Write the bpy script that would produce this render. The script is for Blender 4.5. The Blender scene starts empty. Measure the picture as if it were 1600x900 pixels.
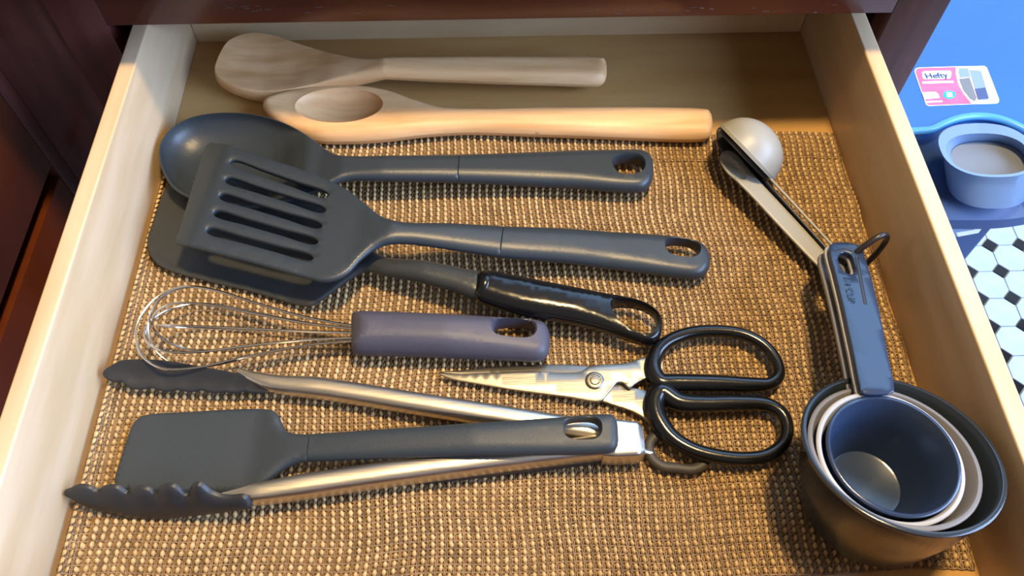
import bpy, bmesh, math, random
import numpy as np
from mathutils import Vector, Matrix
from mathutils.geometry import delaunay_2d_cdt
random.seed(4); RNG = np.random.RandomState(4)
S = bpy.context.scene; C = S.collection

# ------------------------------------------------------------------ camera
CP = np.array([0.222948, -0.492485, 0.414183]); CA = (0.5689573, -0.0032149, -0.0289828); F = 1258.567
def rotm(rx, ry, rz):
    cx, sx, cy, sy, cz, sz = math.cos(rx), math.sin(rx), math.cos(ry), math.sin(ry), math.cos(rz), math.sin(rz)
    X = np.array([[1,0,0],[0,cx,-sx],[0,sx,cx]]); Y = np.array([[cy,0,sy],[0,1,0],[-sy,0,cy]]); Z = np.array([[cz,-sz,0],[sz,cz,0],[0,0,1]])
    return Z @ Y @ X
RM = rotm(*CA)
cam = bpy.data.cameras.new('camera'); co = bpy.data.objects.new('camera', cam); C.objects.link(co)
co.matrix_world = Matrix.Translation(Vector(CP)) @ Matrix(RM.tolist()).to_4x4()
cam.sensor_width = 36; cam.lens = F/1600*36; cam.clip_start = .01; S.camera = co

# ------------------------------------------------------------------ world, lights, exposure
w = bpy.data.worlds.new('world'); S.world = w; w.use_nodes = True
w.node_tree.nodes['Background'].inputs[0].default_value = (1, .84, .72, 1)
w.node_tree.nodes['Background'].inputs[1].default_value = .34
def area(name, loc, target, size, power, col, size_y=None):
    l = bpy.data.lights.new(name, 'AREA'); l.energy = power; l.color = col; l.size = size
    if size_y: l.shape = 'RECTANGLE'; l.size_y = size_y
    o = bpy.data.objects.new(name, l); C.objects.link(o); o.location = loc
    o.rotation_euler = (Vector(target)-Vector(loc)).to_track_quat('-Z', 'Y').to_euler(); return o
area('side_window_light', (2.0, -.75, .95), (.2, -.25, 0), 1.7, 128, (.43, .62, 1), 1.2)
area('back_window_light', (1.15, 1.0, 1.25), (.5, -.1, 0), 1.5, 24, (.30, .58, 1), 1.0)
area('ceiling_lamp_light', (.47, -.10, 1.55), (.3, -.2, 0), .16, 40, (1, .72, .36))
S.view_settings.view_transform = 'Standard'; S.view_settings.look = 'None'
S.view_settings.exposure = 0.0; S.view_settings.gamma = 1; S.view_settings.use_curve_mapping = False

# ------------------------------------------------------------------ helpers
def ray(u, v): return RM @ np.array([(u-800)/F, -(v-450)/F, -1])
def fp(u, v, z=0.):                    # a photograph point on the level plane at height z
    d = ray(u, v); return CP + (z-CP[2])/d[2]*d
def onp(u, v, P, n):                   # ... on any plane
    d = ray(u, v); P = np.array(P); n = np.array(n); return CP + (n@(P-CP))/(n@d)*d
def lin(h):
    c = [int(h[i:i+2], 16)/255 for i in (0, 2, 4)]
    return tuple(x/12.92 if x <= .04045 else ((x+.055)/1.055)**2.4 for x in c) + (1,)

def mat(name, col, rough=.5, metal=0, bump=0, bscale=200, col2=None, nscale=30, stretch=(1,1,1), detail=4, coat=0, trans=0, spec=.5, ramp=(.35,.65), rvar=0, ior=1.45):
    m = bpy.data.materials.new(name); m.use_nodes = True; nt = m.node_tree; b = nt.nodes['Principled BSDF']
    b.inputs['Base Color'].default_value = lin(col); b.inputs['Roughness'].default_value = rough; b.inputs['Metallic'].default_value = metal
    b.inputs['Coat Weight'].default_value = coat; b.inputs['Coat Roughness'].default_value = .15
    b.inputs['Transmission Weight'].default_value = trans; b.inputs['Specular IOR Level'].default_value = spec; b.inputs['IOR'].default_value = ior
    tc = nt.nodes.new('ShaderNodeTexCoord'); mp = nt.nodes.new('ShaderNodeMapping'); nt.links.new(tc.outputs['Object'], mp.inputs[0])
    mp.inputs['Scale'].default_value = stretch
    n = nt.nodes.new('ShaderNodeTexNoise'); n.inputs['Scale'].default_value = nscale; n.inputs['Detail'].default_value = detail
    nt.links.new(mp.outputs[0], n.inputs['Vector'])
    if col2:
        r = nt.nodes.new('ShaderNodeValToRGB'); r.color_ramp.elements[0].position, r.color_ramp.elements[1].position = ramp
        r.color_ramp.elements[0].color = lin(col); r.color_ramp.elements[1].color = lin(col2)
        nt.links.new(n.outputs['Fac'], r.inputs[0]); nt.links.new(r.outputs[0], b.inputs['Base Color'])
    if rvar:
        mr = nt.nodes.new('ShaderNodeMapRange'); mr.inputs['To Min'].default_value = rough-rvar; mr.inputs['To Max'].default_value = rough+rvar
        nt.links.new(n.outputs['Fac'], mr.inputs[0]); nt.links.new(mr.outputs[0], b.inputs['Roughness'])
    if bump:
        n2 = nt.nodes.new('ShaderNodeTexNoise'); n2.inputs['Scale'].default_value = bscale; n2.inputs['Detail'].default_value = 3
        nt.links.new(mp.outputs[0], n2.inputs['Vector'])
        bp = nt.nodes.new('ShaderNodeBump'); bp.inputs['Strength'].default_value = bump; bp.inputs['Distance'].default_value = .0006
        nt.links.new(n2.outputs['Fac'], bp.inputs['Height']); nt.links.new(bp.outputs[0], b.inputs['Normal'])
    return m
M = {}
M['maple_y'] = mat('maple side', 'cab393', .42, col2='ba9f7a', nscale=5, stretch=(9,1.2,9), bump=.1, bscale=60, coat=.15)
M['maple_x'] = mat('maple bottom', 'bd9860', .4, col2='ab824c', nscale=5, stretch=(1,7,7), bump=.1, bscale=60, coat=.2)
M['maple_back'] = mat('maple back', 'cdb794', .45, col2='b89c74', nscale=5, stretch=(1,6,6), bump=.1, bscale=60)
M['mahogany'] = mat('dark mahogany', '5a2c1c', .3, col2='4a2116', nscale=6, stretch=(1.2,8,8), bump=.12, bscale=80, coat=.4)
M['mahogany_v'] = mat('dark mahogany upright', '58302a', .38, col2='3e2019', nscale=6, stretch=(8,8,1.2), bump=.12, bscale=80, coat=.4)
M['mahogany_red'] = mat('reddish mahogany', '5c2a12', .3, col2='46200d', nscale=5, stretch=(3,3,1), bump=.1, bscale=60, coat=.4)
M['counter'] = mat('dark counter', '241c19', .35, col2='3a2d27', nscale=220)
M['recess_shade'] = mat('shaded cabinet inside', '120a07', .8)  # near-black: the shade of recesses and gaps is put into the colour
M['beech'] = mat('beech wood', 'dab384', .5, col2='b98c5a', nscale=9, stretch=(1.2,11,11), bump=.18, bscale=90, detail=6, ramp=(.3,.7))
M['silicone'] = mat('dark grey silicone', '2a3137', .4, bump=.12, bscale=900)
M['silicone_mat'] = mat('matte grey silicone', '2b3237', .5, bump=.12, bscale=900)
M['silicone_violet'] = mat('violet grey silicone', '403f4b', .5, bump=.12, bscale=900)
M['nylon'] = mat('black nylon', '1c1d1e', .27, bump=.15, bscale=500)
M['nylon_dish'] = mat('dark grey nylon', '2d2f2f', .38, bump=.15, bscale=600)
M['gloss_black'] = mat('glossy black plastic', '0f1012', .2, bump=.06, bscale=400)
M['steel'] = mat('brushed steel', 'cbc4b8', .34, 1, bump=.12, bscale=60, stretch=(1,14,14), rvar=.06)
M['steel_shaded'] = mat('shaded blade steel', '85817a', .33, 1, bump=.1, bscale=80, stretch=(1,12,12), rvar=.06)  # darker than the front blade: the rear blade's shadow put into the colour
M['blade_front'] = mat('front blade steel', 'a09b90', .34, 1, bump=.1, bscale=80, stretch=(1, 12, 12), rvar=.06)
M['wire'] = mat('bright wire', 'd6d2cd', .16, 1)
M['tong_black'] = mat('tong silicone', '24262a', .45, bump=.1, bscale=900)
M['grip'] = mat('brown grey grip', '35302c', .55)
M['cup_dark'] = mat('charcoal cup plastic', '232930', .2, bump=.05, bscale=500)
M['cup_slate'] = mat('slate cup plastic with reflected blue', '25324a', .2, bump=.05, bscale=500)  # the handle's blue sky reflection is partly put into the colour
M['cup_light'] = mat('light grey cup plastic', '9c9b9b', .35, bump=.05, bscale=500)
M['cup_mid'] = mat('mid grey cup plastic', '6c6a6a', .35, bump=.05, bscale=500)
M['spoon_light'] = mat('pale grey spoon plastic', '8d8c84', .42)
M['spoon_dark'] = mat('dark spoon plastic', '26262a', .35)
M['ring'] = mat('dark ring', '2a2528', .3)
M['cord'] = mat('liner cord', '94795a', .75, col2='705a42', nscale=120)
M['nub'] = mat('liner foam', 'bfa272', .42, col2='a88858', nscale=90, bump=.3, bscale=1500)
M['bin'] = mat('daylight-blue bin plastic', '2f66ac', .4, col2='2a5fa3', nscale=4, bump=.1, bscale=700)  # blue daylight reflection put into the bin colours, here and the two below
M['bin_dark'] = mat('deep daylight-blue bin plastic', '2c4470', .45)
M['bin_line'] = mat('bright daylight-blue rim', '4a93d0', .3)
M['tub'] = mat('frosted tub', '7895bc', .32, trans=.2)
M['tub_in'] = mat('tub contents', '6f757b', .7)
M['white'] = mat('white print', 'f0f2f4', .4)
M['pink'] = mat('pink red print', 'e8486c', .4, col2='ee6b92', nscale=14)
M['navy'] = mat('navy print', '14407a', .4)
M['cyan'] = mat('cyan print', '16a0c8', .4)
M['label_grey'] = mat('grey blue print', '7d93b8', .4)
M['label_deep'] = mat('dark blue print', '43527c', .4)  # darker patch of the printed trash can picture
M['tile'] = mat('white glazed tile', 'b4c6d6', .25, col2='aabccd', nscale=30)
M['dot'] = mat('black glazed tile', '15181c', .12)
M['grout'] = mat('grout', '9aa6b0', .8)
M['wall'] = mat('painted wall', 'c9c6bd', .7, bump=.1)
M['brown_ink'] = mat('burnt mark', '7a4d22', .7)

def finish(me, o, m, parent, smooth=35):
    if m is not None: me.materials.append(m)
    if smooth:
        bm = bmesh.new(); bm.from_mesh(me)
        bmesh.ops.recalc_face_normals(bm, faces=bm.faces)
        for f in bm.faces: f.smooth = True
        th = math.radians(smooth)
        for e in bm.edges:
            if len(e.link_faces) == 2 and e.calc_face_angle(0) > th: e.smooth = False
        bm.to_mesh(me); bm.free()
    if parent is not None:
        o.parent = parent; L = parent
        off = Vector((0,0,0))
        while L is not None: off += L.location; L = L.parent
        me.transform(Matrix.Translation(-off))
    C.objects.link(o); return o
def mesh(name, V, Fc, m, parent=None, smooth=35):
    me = bpy.data.meshes.new(name); me.from_pydata([tuple(map(float, v)) for v in V], [], [tuple(map(int, f)) for f in Fc]); me.update()
    return finish(me, bpy.data.objects.new(name, me), m, parent, smooth)
def thing(name, label, cat, loc=(0,0,0), group=None):
    o = bpy.data.objects.new(name, None); C.objects.link(o); o.location = [float(x) for x in loc]; o.empty_display_size = .01
    o['label'] = label; o['category'] = cat
    if group: o['group'] = group
    return o
def box(name, a, b, m, parent=None, bevel=.0008, seg=2):
    bm = bmesh.new(); bmesh.ops.create_cube(bm, size=1)
    a = Vector(a); b = Vector(b)
    for v in bm.verts: v.co = Vector(((a[i]+b[i])/2 + v.co[i]*(b[i]-a[i]) for i in range(3)))
    if bevel: bmesh.ops.bevel(bm, geom=bm.edges[:], offset=bevel, segments=seg, affect='EDGES', profile=.6)
    me = bpy.data.meshes.new(name); bm.to_mesh(me); bm.free()
    return finish(me, bpy.data.objects.new(name, me), m, parent, 50)
def structure(o): o['kind'] = 'structure'; return o

def crs(P, closed=True, step=None, n=None):       # smooth curve through points, evenly resampled
    P = np.array(P, float); k = len(P); out = []
    rng = range(k) if closed else range(k-1)
    for i in rng:
        g = (lambda j: P[j % k]) if closed else (lambda j: P[min(max(j, 0), k-1)])
        p0, p1, p2, p3 = g(i-1), g(i), g(i+1), g(i+2)
        # centripetal
        t0 = 0; t1 = t0+max(np.linalg.norm(p1-p0), 1e-9)**.5; t2 = t1+max(np.linalg.norm(p2-p1), 1e-9)**.5; t3 = t2+max(np.linalg.norm(p3-p2), 1e-9)**.5
        for t in np.linspace(t1, t2, 14, endpoint=False):
            a1 = (t1-t)/(t1-t0)*p0+(t-t0)/(t1-t0)*p1; a2 = (t2-t)/(t2-t1)*p1+(t-t1)/(t2-t1)*p2; a3 = (t3-t)/(t3-t2)*p2+(t-t2)/(t3-t2)*p3
            b1 = (t2-t)/(t2-t0)*a1+(t-t0)/(t2-t0)*a2; b2 = (t3-t)/(t3-t1)*a2+(t-t1)/(t3-t1)*a3
            out.append((t2-t)/(t2-t1)*b1+(t-t1)/(t2-t1)*b2)
    if not closed: out.append(P[-1])
    out = np.array(out); Q = np.vstack([out, out[:1]]) if closed else out
    L = np.r_[0, np.cumsum(np.linalg.norm(np.diff(Q, axis=0), axis=1))]
    if n is None: n = max(8, int(L[-1]/step))
    T = np.linspace(0, L[-1], n, endpoint=not closed)
    return np.array([[np.interp(t, L, Q[:, c]) for c in range(P.shape[1])] for t in T])

class Ax:                                         # height field along a straight axis, from photo points with heights
    def __init__(s, knots, tilt=0, T=None, r=None):
        W = np.array([fp(*k[:3]) for k in knots]); s.o = W[0][:2]; d = W[-1][:2]-W[0][:2]; s.d = d/np.linalg.norm(d)
        s.n = np.array([-s.d[1], s.d[0]]); s.s = (W[:, :2]-s.o)@s.d; s.z = W[:, 2]; s.tilt = tilt
        s.T = np.array([k[3] for k in knots]) if len(knots[0]) > 3 else None
        s.r = np.array([k[4] for k in knots]) if len(knots[0]) > 4 else None
        if s.s[-1] < s.s[0]: raise ValueError
    def st(s, xy): q = np.atleast_2d(xy)-s.o; return q@s.d, q@s.n
    def zc(s, xy): a, t = s.st(xy); return np.interp(a, s.s, s.z)+s.tilt*t
    def un(s, u, v):
        z = s.z[0]
        for _ in range(12): P = fp(u, v, z); z = .4*z+.6*float(s.zc(P[:2])[0])
        return fp(u, v, z)
def sdf(P, loops):
    P = np.asarray(P); d = np.full(len(P), 1e9); ins = np.zeros(len(P), int)
    for L in loops:
        A = L; B = np.roll(L, -1, axis=0); AB = B-A
        for c in range(0, len(P), 2000):
            p = P[c:c+2000, None, :]; ap = p-A[None]
            t = np.clip((ap*AB).sum(2)/np.maximum((AB**2).sum(1), 1e-18), 0, 1)
            dd = np.sqrt((((ap-t[..., None]*AB))**2).sum(2)).min(1); d[c:c+2000] = np.minimum(d[c:c+2000], dd)
            x, y = p[..., 0], p[..., 1]; cr = (A[:, 1] > y) != (B[:, 1] > y)
            xi = A[:, 0]+(y-A[:, 1])/np.where(AB[:, 1] == 0, 1e-12, AB[:, 1])*AB[:, 0]
            ins[c:c+2000] += (cr & (x < xi)).sum(1)
    return np.where(ins % 2 == 1, d, -d)
def slab(name, out, ax, m, parent=None, holes=(), T=.004, r=None, rh=.0012, grid=.004, step=.0018, dtop=None, dbot=None,
         smooth=40, split=None, split_name=None, split_mat=None, world=False, bot=.5, groove=True, rings=(), extra=()):
    """A solid with this outline: rounded edges of radius r, thickness T, centre height from ax. Heights everywhere in metres."""
    loops = []
    for i, lp in enumerate([out]+list(holes)):
        W = np.array([(ax.un(*q)[:2] if not world else q) for q in lp])
        loops.append(crs(W, True, step if i == 0 else step*.7))
    mm = 1000.
    def Tof(xy):
        if ax.T is None: return np.full(len(xy), T)
        return np.interp(ax.st(xy)[0], ax.s, ax.T)
    def rof(xy):
        if r is not None: return np.full(len(xy), r)
        if ax.r is not None: return np.interp(ax.st(xy)[0], ax.s, ax.r)
        return Tof(xy)/2
    pts = []; edges = []
    for L in loops:
        b = len(pts); k = len(L); pts += list(L); edges += [(b+i, b+(i+1) % k) for i in range(k)]
    for L in extra:
        b = len(pts); k = len(L); pts += list(L); edges += [(b+i, b+(i+1) % k) for i in range(k)]
    seen = set((round(p[0]*mm/.1), round(p[1]*mm/.1)) for p in pts)
    cand = []; cd = []
    for li, L in enumerate(loops):
        tg = np.roll(L, -1, 0)-np.roll(L, 1, 0); tg /= np.maximum(np.linalg.norm(tg, axis=1), 1e-12)[:, None]; n = np.c_[-tg[:, 1], tg[:, 0]]
        t = sdf(L+n*.0003, loops); n = np.where((t > 0)[:, None], n, -n)
        rr = rof(L) if li == 0 else np.full(len(L), rh)
        for th in ((22, 45, 66, 90) if rr.max() > .0016 else (50, 90)):
            dd = rr*(1-math.cos(math.radians(th))); sk = 1 if th < 60 or rr.max() < .0016 else 2
            cand += list((L+n*dd[:, None])[::sk]); cd += list(dd[::sk])
    L = loops[0]; tg = np.roll(L, -1, 0)-np.roll(L, 1, 0); tg /= np.maximum(np.linalg.norm(tg, axis=1), 1e-12)[:, None]; n = np.c_[-tg[:, 1], tg[:, 0]]
    t = sdf(L+n*.0003, loops); n = np.where((t > 0)[:, None], n, -n)
    for dd in rings: cand += list(L+n*dd); cd += [dd]*len(L)
    lo = loops[0].min(0); hi = loops[0].max(0)
    for x in np.arange(lo[0], hi[0], grid):
        for y in np.arange(lo[1], hi[1], grid): cand.append(np.array([x+(random.random()-.5)*1e-5, y])); cd.append(.0008)
    if split is not None:
        Wp = ax.un(*split)[:2]; s0 = ax.st(Wp)[0][0]
    if cand:
        cand = np.array(cand); cd = np.array(cd); D = sdf(cand, loops); ok = (D > np.maximum(cd*.96, 5e-5)) & ((cd != .0008) | (D > np.minimum(rof(cand), .0035)+.0006))
        for p in cand[ok]:
            if split is not None and abs(ax.st(p)[0][0]-s0) < .0012: continue
            k = (round(p[0]*mm/.1), round(p[1]*mm/.1))
            if k in seen: continue
            seen.add(k); pts.append(p)
    if split is not None:
        for off in (0, .0004, .0008):
            base = ax.o+ax.d*(s0+off); tt = np.linspace(-.02, .02, 81)
            line = np.array([base+ax.n*t for t in tt]); keep = sdf(line, [loops[0]]) > -.0006
            idx = []
            for p, k in zip(line, keep):
                if k: pts.append(p); idx.append(len(pts)-1)
            edges += list(zip(idx[:-1], idx[1:]))
    res = delaunay_2d_cdt([Vector((float(p[0]*mm), float(p[1]*mm))) for p in pts], edges, [], 0, 1e-4)
    V = np.array([[v.x, v.y] for v in res[0]])/mm; Fc = [tuple(f) for f in res[2]]
    cen = np.array([V[list(f)].mean(0) for f in Fc]); ok = sdf(cen, loops) > 0; Fc = [f for f, k in zip(Fc, ok) if k]
    d0 = np.abs(sdf(V, loops[:1])); rr = np.maximum(rof(V), 1e-5)
    e = np.sqrt(np.clip(1-(1-np.clip(d0/rr, 0, 1))**2, 0, 1))
    if len(loops) > 1:
        dh = np.abs(sdf(V, loops[1:])); e = np.minimum(e, np.sqrt(np.clip(1-(1-np.clip(dh/rh, 0, 1))**2, 0, 1))); dall = np.minimum(d0, dh)
    else: dall = d0
    zc = ax.zc(V); TT = Tof(V)
    if split is not None:
        s = ax.st(V)[0]; TT = TT*(np.where(np.abs(s-s0-.0004) < .0002, .85, np.where(s > s0+.0006, 1.02, 1)) if groove else 1)
    zt = zc+TT*(1-bot)*e; zb = zc-TT*bot*e
    if dtop is not None: zt = zt+dtop(V, d0)
    if dbot is not None: zb = zb+dbot(V, d0)
    bd = dall < 2e-6; n = len(V)
    zt = np.where(bd & (dtop is None), zc, zt)
    used = sorted(set(i for f in Fc for i in f))
    Vt = [(V[i][0], V[i][1], zt[i]) for i in range(n)]; mapb = {}; VV = list(Vt)
    for i in used:
        if bd[i] and dtop is dbot: mapb[i] = i
        elif bd[i] and abs(zt[i]-zb[i]) < 1e-6: mapb[i] = i
        else: mapb[i] = len(VV); VV.append((V[i][0], V[i][1], zb[i]))
    FF = [f for f in Fc]; FB = [tuple(mapb[i] for i in reversed(f)) for f in Fc]
    def build(nm, sel, mt, par):
        A = [FF[i] for i in sel]+[FB[i] for i in sel]; us = sorted(set(i for f in A for i in f)); re = {o: i for i, o in enumerate(us)}
        return mesh(nm, [VV[i] for i in us], [tuple(re[i] for i in f) for f in A], mt, par, smooth)
    if split is None: return build(name, range(len(FF)), m, parent)
    sc = np.array([ax.st(V[list(f)].mean(0))[0][0] for f in Fc])
    a = build(name, [i for i in range(len(FF)) if sc[i] <= s0+.0004], m, parent)
    b = build(split_name, [i for i in range(len(FF)) if sc[i] > s0+.0004], split_mat or m, parent)
    return a, b

def tube(name, P, R, m, parent=None, closed=False, seg=10, prof=None, up=None, smooth=40, caps=True):
    """Sweep along 3D points. R: radius or list. prof: list of (side, up) offsets scaled by R."""
    P = np.array(P, float); n = len(P); R = np.full(n, R) if np.isscalar(R) else np.array(R)
    pr = np.array(prof) if prof is not None else np.array([(math.cos(a), math.sin(a)) for a in np.linspace(0, 2*math.pi, seg, endpoint=False)])
    k = len(pr); V = []; prev = None
    for i in range(n):
        a = P[(i-1) % n] if closed else P[max(i-1, 0)]; b = P[(i+1) % n] if closed else P[min(i+1, n-1)]
        t = b-a; t /= max(np.linalg.norm(t), 1e-12)
        if up is not None: sd = np.cross(t, up); sd /= np.linalg.norm(sd)
        else:
            if prev is None: prev = np.cross(t, (0, 0, 1.)) if abs(t[2]) < .9 else np.cross(t, (1., 0, 0))
            sd = prev-t*(prev@t); sd /= np.linalg.norm(sd); prev = sd
        nn = np.cross(sd, t)
        for q in pr: V.append(P[i]+R[i]*(sd*q[0]+nn*q[1]))
    Fc = []
    for i in range(n if closed else n-1):
        j = (i+1) % n
        for a in range(k): b = (a+1) % k; Fc.append((i*k+a, i*k+b, j*k+b, j*k+a))
    if not closed and caps: Fc += [tuple(range(k)), tuple(reversed(range((n-1)*k, n*k)))]
    return mesh(name, V, Fc, m, parent, smooth)
def rrect(w, h, r=.25, k=3):
    out = []; r = r*min(w, h)
    for cx, cy, a0 in ((w/2-r, h/2-r, 0), (-w/2+r, h/2-r, 90), (-w/2+r, -h/2+r, 180), (w/2-r, -h/2+r, 270)):
        for j in range(k+1): a = math.radians(a0+90*j/k); out.append((cx+r*math.cos(a), cy+r*math.sin(a)))
    return out
def basis(n):
    n = np.array(n, float); n /= np.linalg.norm(n); a = np.cross((0, 1., 0), n); a /= np.linalg.norm(a); return a, np.cross(n, a), n
def lathe(name, prof, c, n, m, parent=None, seg=72, smooth=40):       # prof: (radius, height along n)
    a, b, n = basis(n); V = []; Fc = []; k = len(prof)
    for i in range(seg):
        t = 2*math.pi*i/seg
        for r, h in prof: V.append(np.array(c)+(a*math.cos(t)+b*math.sin(t))*r+n*h)
    for i in range(seg):
        j = (i+1) % seg
        for q in range(k-1): Fc.append((i*k+q, j*k+q, j*k+q+1, i*k+q+1))
    o = mesh(name, V, Fc, m, None, 0)
    bm = bmesh.new(); bm.from_mesh(o.data); bmesh.ops.remove_doubles(bm, verts=bm.verts, dist=1e-6); bm.to_mesh(o.data); bm.free()
    C.objects.unlink(o); o.data.materials.clear()
    return finish(o.data, o, m, parent, smooth)

# ------------------------------------------------------------------ the setting
W = .46; H = .0645; TH = .0105; ZF = -.72
fl = structure(box('floor', (-1.2, -1.6, ZF-.03), (2.6, .62, ZF-.0045), M['grout'], None, 0))
wb = structure(box('wall_back', (-1.2, .62, ZF-.03), (2.6, .72, .13), M['wall'], None, 0))
wl = structure(box('wall_left', (-1.3, -1.6, ZF-.03), (-1.2, .72, .13), M['wall'], None, 0))
# octagon and dot floor tiles
PT = .0537
o0 = fp(1547, 383, ZF)[:2]; cxs = PT/2
octm = None; dotm = None; stuffV = []; stuffF = []
def prism(poly, z0, z1, ins=.0006):
    k = len(poly); P = np.array(poly); V = [(x, y, z0) for x, y in P]+[(x, y, z1-ins) for x, y in P]+[(x*(1-ins*40), y*(1-ins*40), z1) for x, y in P]
    Fc = [tuple(range(2*k, 3*k))]+[tuple(reversed(range(k)))]
    for r_ in (0, 1):
        for i in range(k): j = (i+1) % k; Fc.append((r_*k+i, r_*k+j, (r_+1)*k+j, (r_+1)*k+i))
    return V, Fc
h = PT/2-.0007; q = .0145
octp = [(h, -h+q), (h, h-q), (h-q, h), (-h+q, h), (-h, h-q), (-h, -h+q), (-h+q, -h), (h-q, -h)]
dq = q-.0011; dotp = [(dq, 0), (0, dq), (-dq, 0), (0, -dq)]
def tmesh(nm, poly, m):
    V, Fc = prism(poly, -.005, 0); me = bpy.data.meshes.new(nm); me.from_pydata(V, [], Fc); me.materials.append(m); return me
octm = tmesh('octagon_tile', octp, M['tile']); dotm = tmesh('dot_tile', dotp, M['dot'])
for i in range(-9, 9):
    for j in range(-10, 6):
        for me, dx, dy in ((octm, cxs, PT/2), (dotm, 0, 0)):
            near = -4 <= i <= 6 and -8 <= j <= 5
            x = o0[0]+i*PT+dx; y = o0[1]+j*PT+dy
            if y > .59: continue
            if near:
                o = bpy.data.objects.new(me.name, me); C.objects.link(o); o.parent = fl; o.location = (x, y, ZF+random.uniform(-.0001, .0001))
            else:
                V, Fc = prism(octp if me is octm else dotp, -.005, 0); b = len(stuffV)
                stuffV += [(v[0]+x, v[1]+y, v[2]+ZF) for v in V]; stuffF += [(tuple(b+a for a in f), me is octm) for f in Fc]
me = bpy.data.meshes.new('outlying_tiles'); me.from_pydata(stuffV, [], [f for f, _ in stuffF]); me.materials.append(M['tile']); me.materials.append(M['dot'])
for p, (_, isoct) in zip(me.polygons, stuffF): p.material_index = 0 if isoct else 1
o = bpy.data.objects.new('outlying_tiles', me); C.objects.link(o); o.parent = fl; o['kind'] = 'stuff'

# base cabinet with the drawer opening
YF = -.06
cb = thing('base_cabinet', 'dark mahogany base cabinet frame around the open drawer', 'cabinet', (.23, .2, ZF))
box('top_rail', (-.026, YF, .0645), (.488, YF+.02, .1115), M['mahogany'], cb)
box('stile', (-.059, YF-.0002, ZF+.1), (-.026, YF+.02, .1115), M['mahogany_v'], cb)
box('stile', (.488, YF-.0002, ZF+.1), (.523, YF+.02, .1115), M['mahogany_v'], cb)
box('filler_strip', (-.135, YF+.003, ZF+.1), (-.0595, YF+.02, .1115), M['mahogany_v'], cb)
box('bottom_rail', (-.026, YF, -.06), (.488, YF+.02, -.022), M['mahogany'], cb)
box('side_panel', (.505, YF+.02, ZF+.1), (.5225, .615, .1115), M['mahogany_v'], cb)
box('side_panel', (-.059, YF+.02, ZF+.1), (-.041, .615, .1115), M['recess_shade'], cb)
box('back_panel', (-.041, .60, ZF+.1), (.505, .612, .1115), M['recess_shade'], cb)
box('shelf', (-.041, YF+.02, -.045), (.505, .6, -.03), M['recess_shade'], cb)
dr = box('door', (-.02, YF-.018, ZF+.12), (.482, YF, -.075), M['mahogany_v'], cb, .003)
box('toe_kick', (-.055, YF+.06, ZF-.004), (.5, YF+.08, ZF+.1), M['recess_shade'], cb)
# scratches of the rail: small pale nicks
for k in range(26):
    u = random.choice([random.uniform(300, 620), random.uniform(860, 1320)]); v = random.uniform(8, 22)
    P = onp(u, v, (0, YF-.0001, 0), (0, 1, 0)); L = random.uniform(.0015, .006); a = random.uniform(-.35, .35)
    tube('scratch', [P, P+np.array([L*math.cos(a), 0, L*math.sin(a)*.6])], .00016, M['cup_mid'], cb, seg=4)
ct = box('countertop', (-.75, -.097, .112), (.55, .618, .142), M['counter'], None, .004)
ct['label'] = 'dark countertop slab above the open drawer'; ct['category'] = 'countertop'
# corner cabinet to the left
kc = thing('corner_cabinet', 'reddish mahogany corner cabinet left of the open drawer', 'cabinet', (-.4, -.5, ZF))
box('face_frame', (-.155, -.95, ZF+.1), (-.134, YF+.002, .11), M['recess_shade'], kc)
box('corner_post', (-.134, -.071, ZF+.1), (-.115, YF+.0025, .11), M['mahogany_v'], kc)
box('drawer_front', (-.134, -.56, -.0555), (-.115, -.0715, .10), M['mahogany_red'], kc, .0025)
box('door', (-.134, -.56, ZF+.12), (-.115, -.0715, -.0675), M['mahogany_red'], kc, .0025)
box('drawer_front', (-.134, -.94, -.0555), (-.115, -.566, .10), M['mahogany_red'], kc, .0025)
box('door', (-.134, -.94, ZF+.12), (-.115, -.566, -.0675), M['mahogany_red'], kc, .0025)
box('side_panel', (-.7, -.95, ZF+.1), (-.155, -.93, .11), M['mahogany_v'], kc)
box('toe_kick', (-.7, -.94, ZF-.004), (-.2, YF, ZF+.1), M['recess_shade'], kc, 0)
kt = box('countertop', (-.75, -.97, .112), (-.097, -.098, .142), M['counter'], None, .004)
kt['label'] = 'dark countertop slab over the left corner cabinet'; kt['category'] = 'countertop'

# the drawer
dw = thing('drawer', 'open maple drawer holding the kitchen utensils', 'drawer', (W/2, -.2, -.012))
box('side_panel', (-TH, -.43, -.014), (0, .012, H), M['maple_y'], dw, .0012, 3)
box('side_panel', (W, -.43, -.014), (W+TH, .012, H), M['maple_y'], dw, .0012, 3)
box('back_panel', (.0002, 0, -.012), (W-.0002, .012, .055), M['maple_back'], dw, .001)
box('bottom_panel', (.0001, -.43, -.006), (W-.0001, -.0001, 0), M['maple_x'], dw, .0002)
box('sub_front_panel', (.0002, -.43, -.012), (W-.0002, -.4302+.0001, H), M['maple_back'], dw, 0) if False else None
box('front_panel', (-.02, -.45, -.03), (W+.02, -.4303, H+.006), M['mahogany'], dw, .003)

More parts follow.
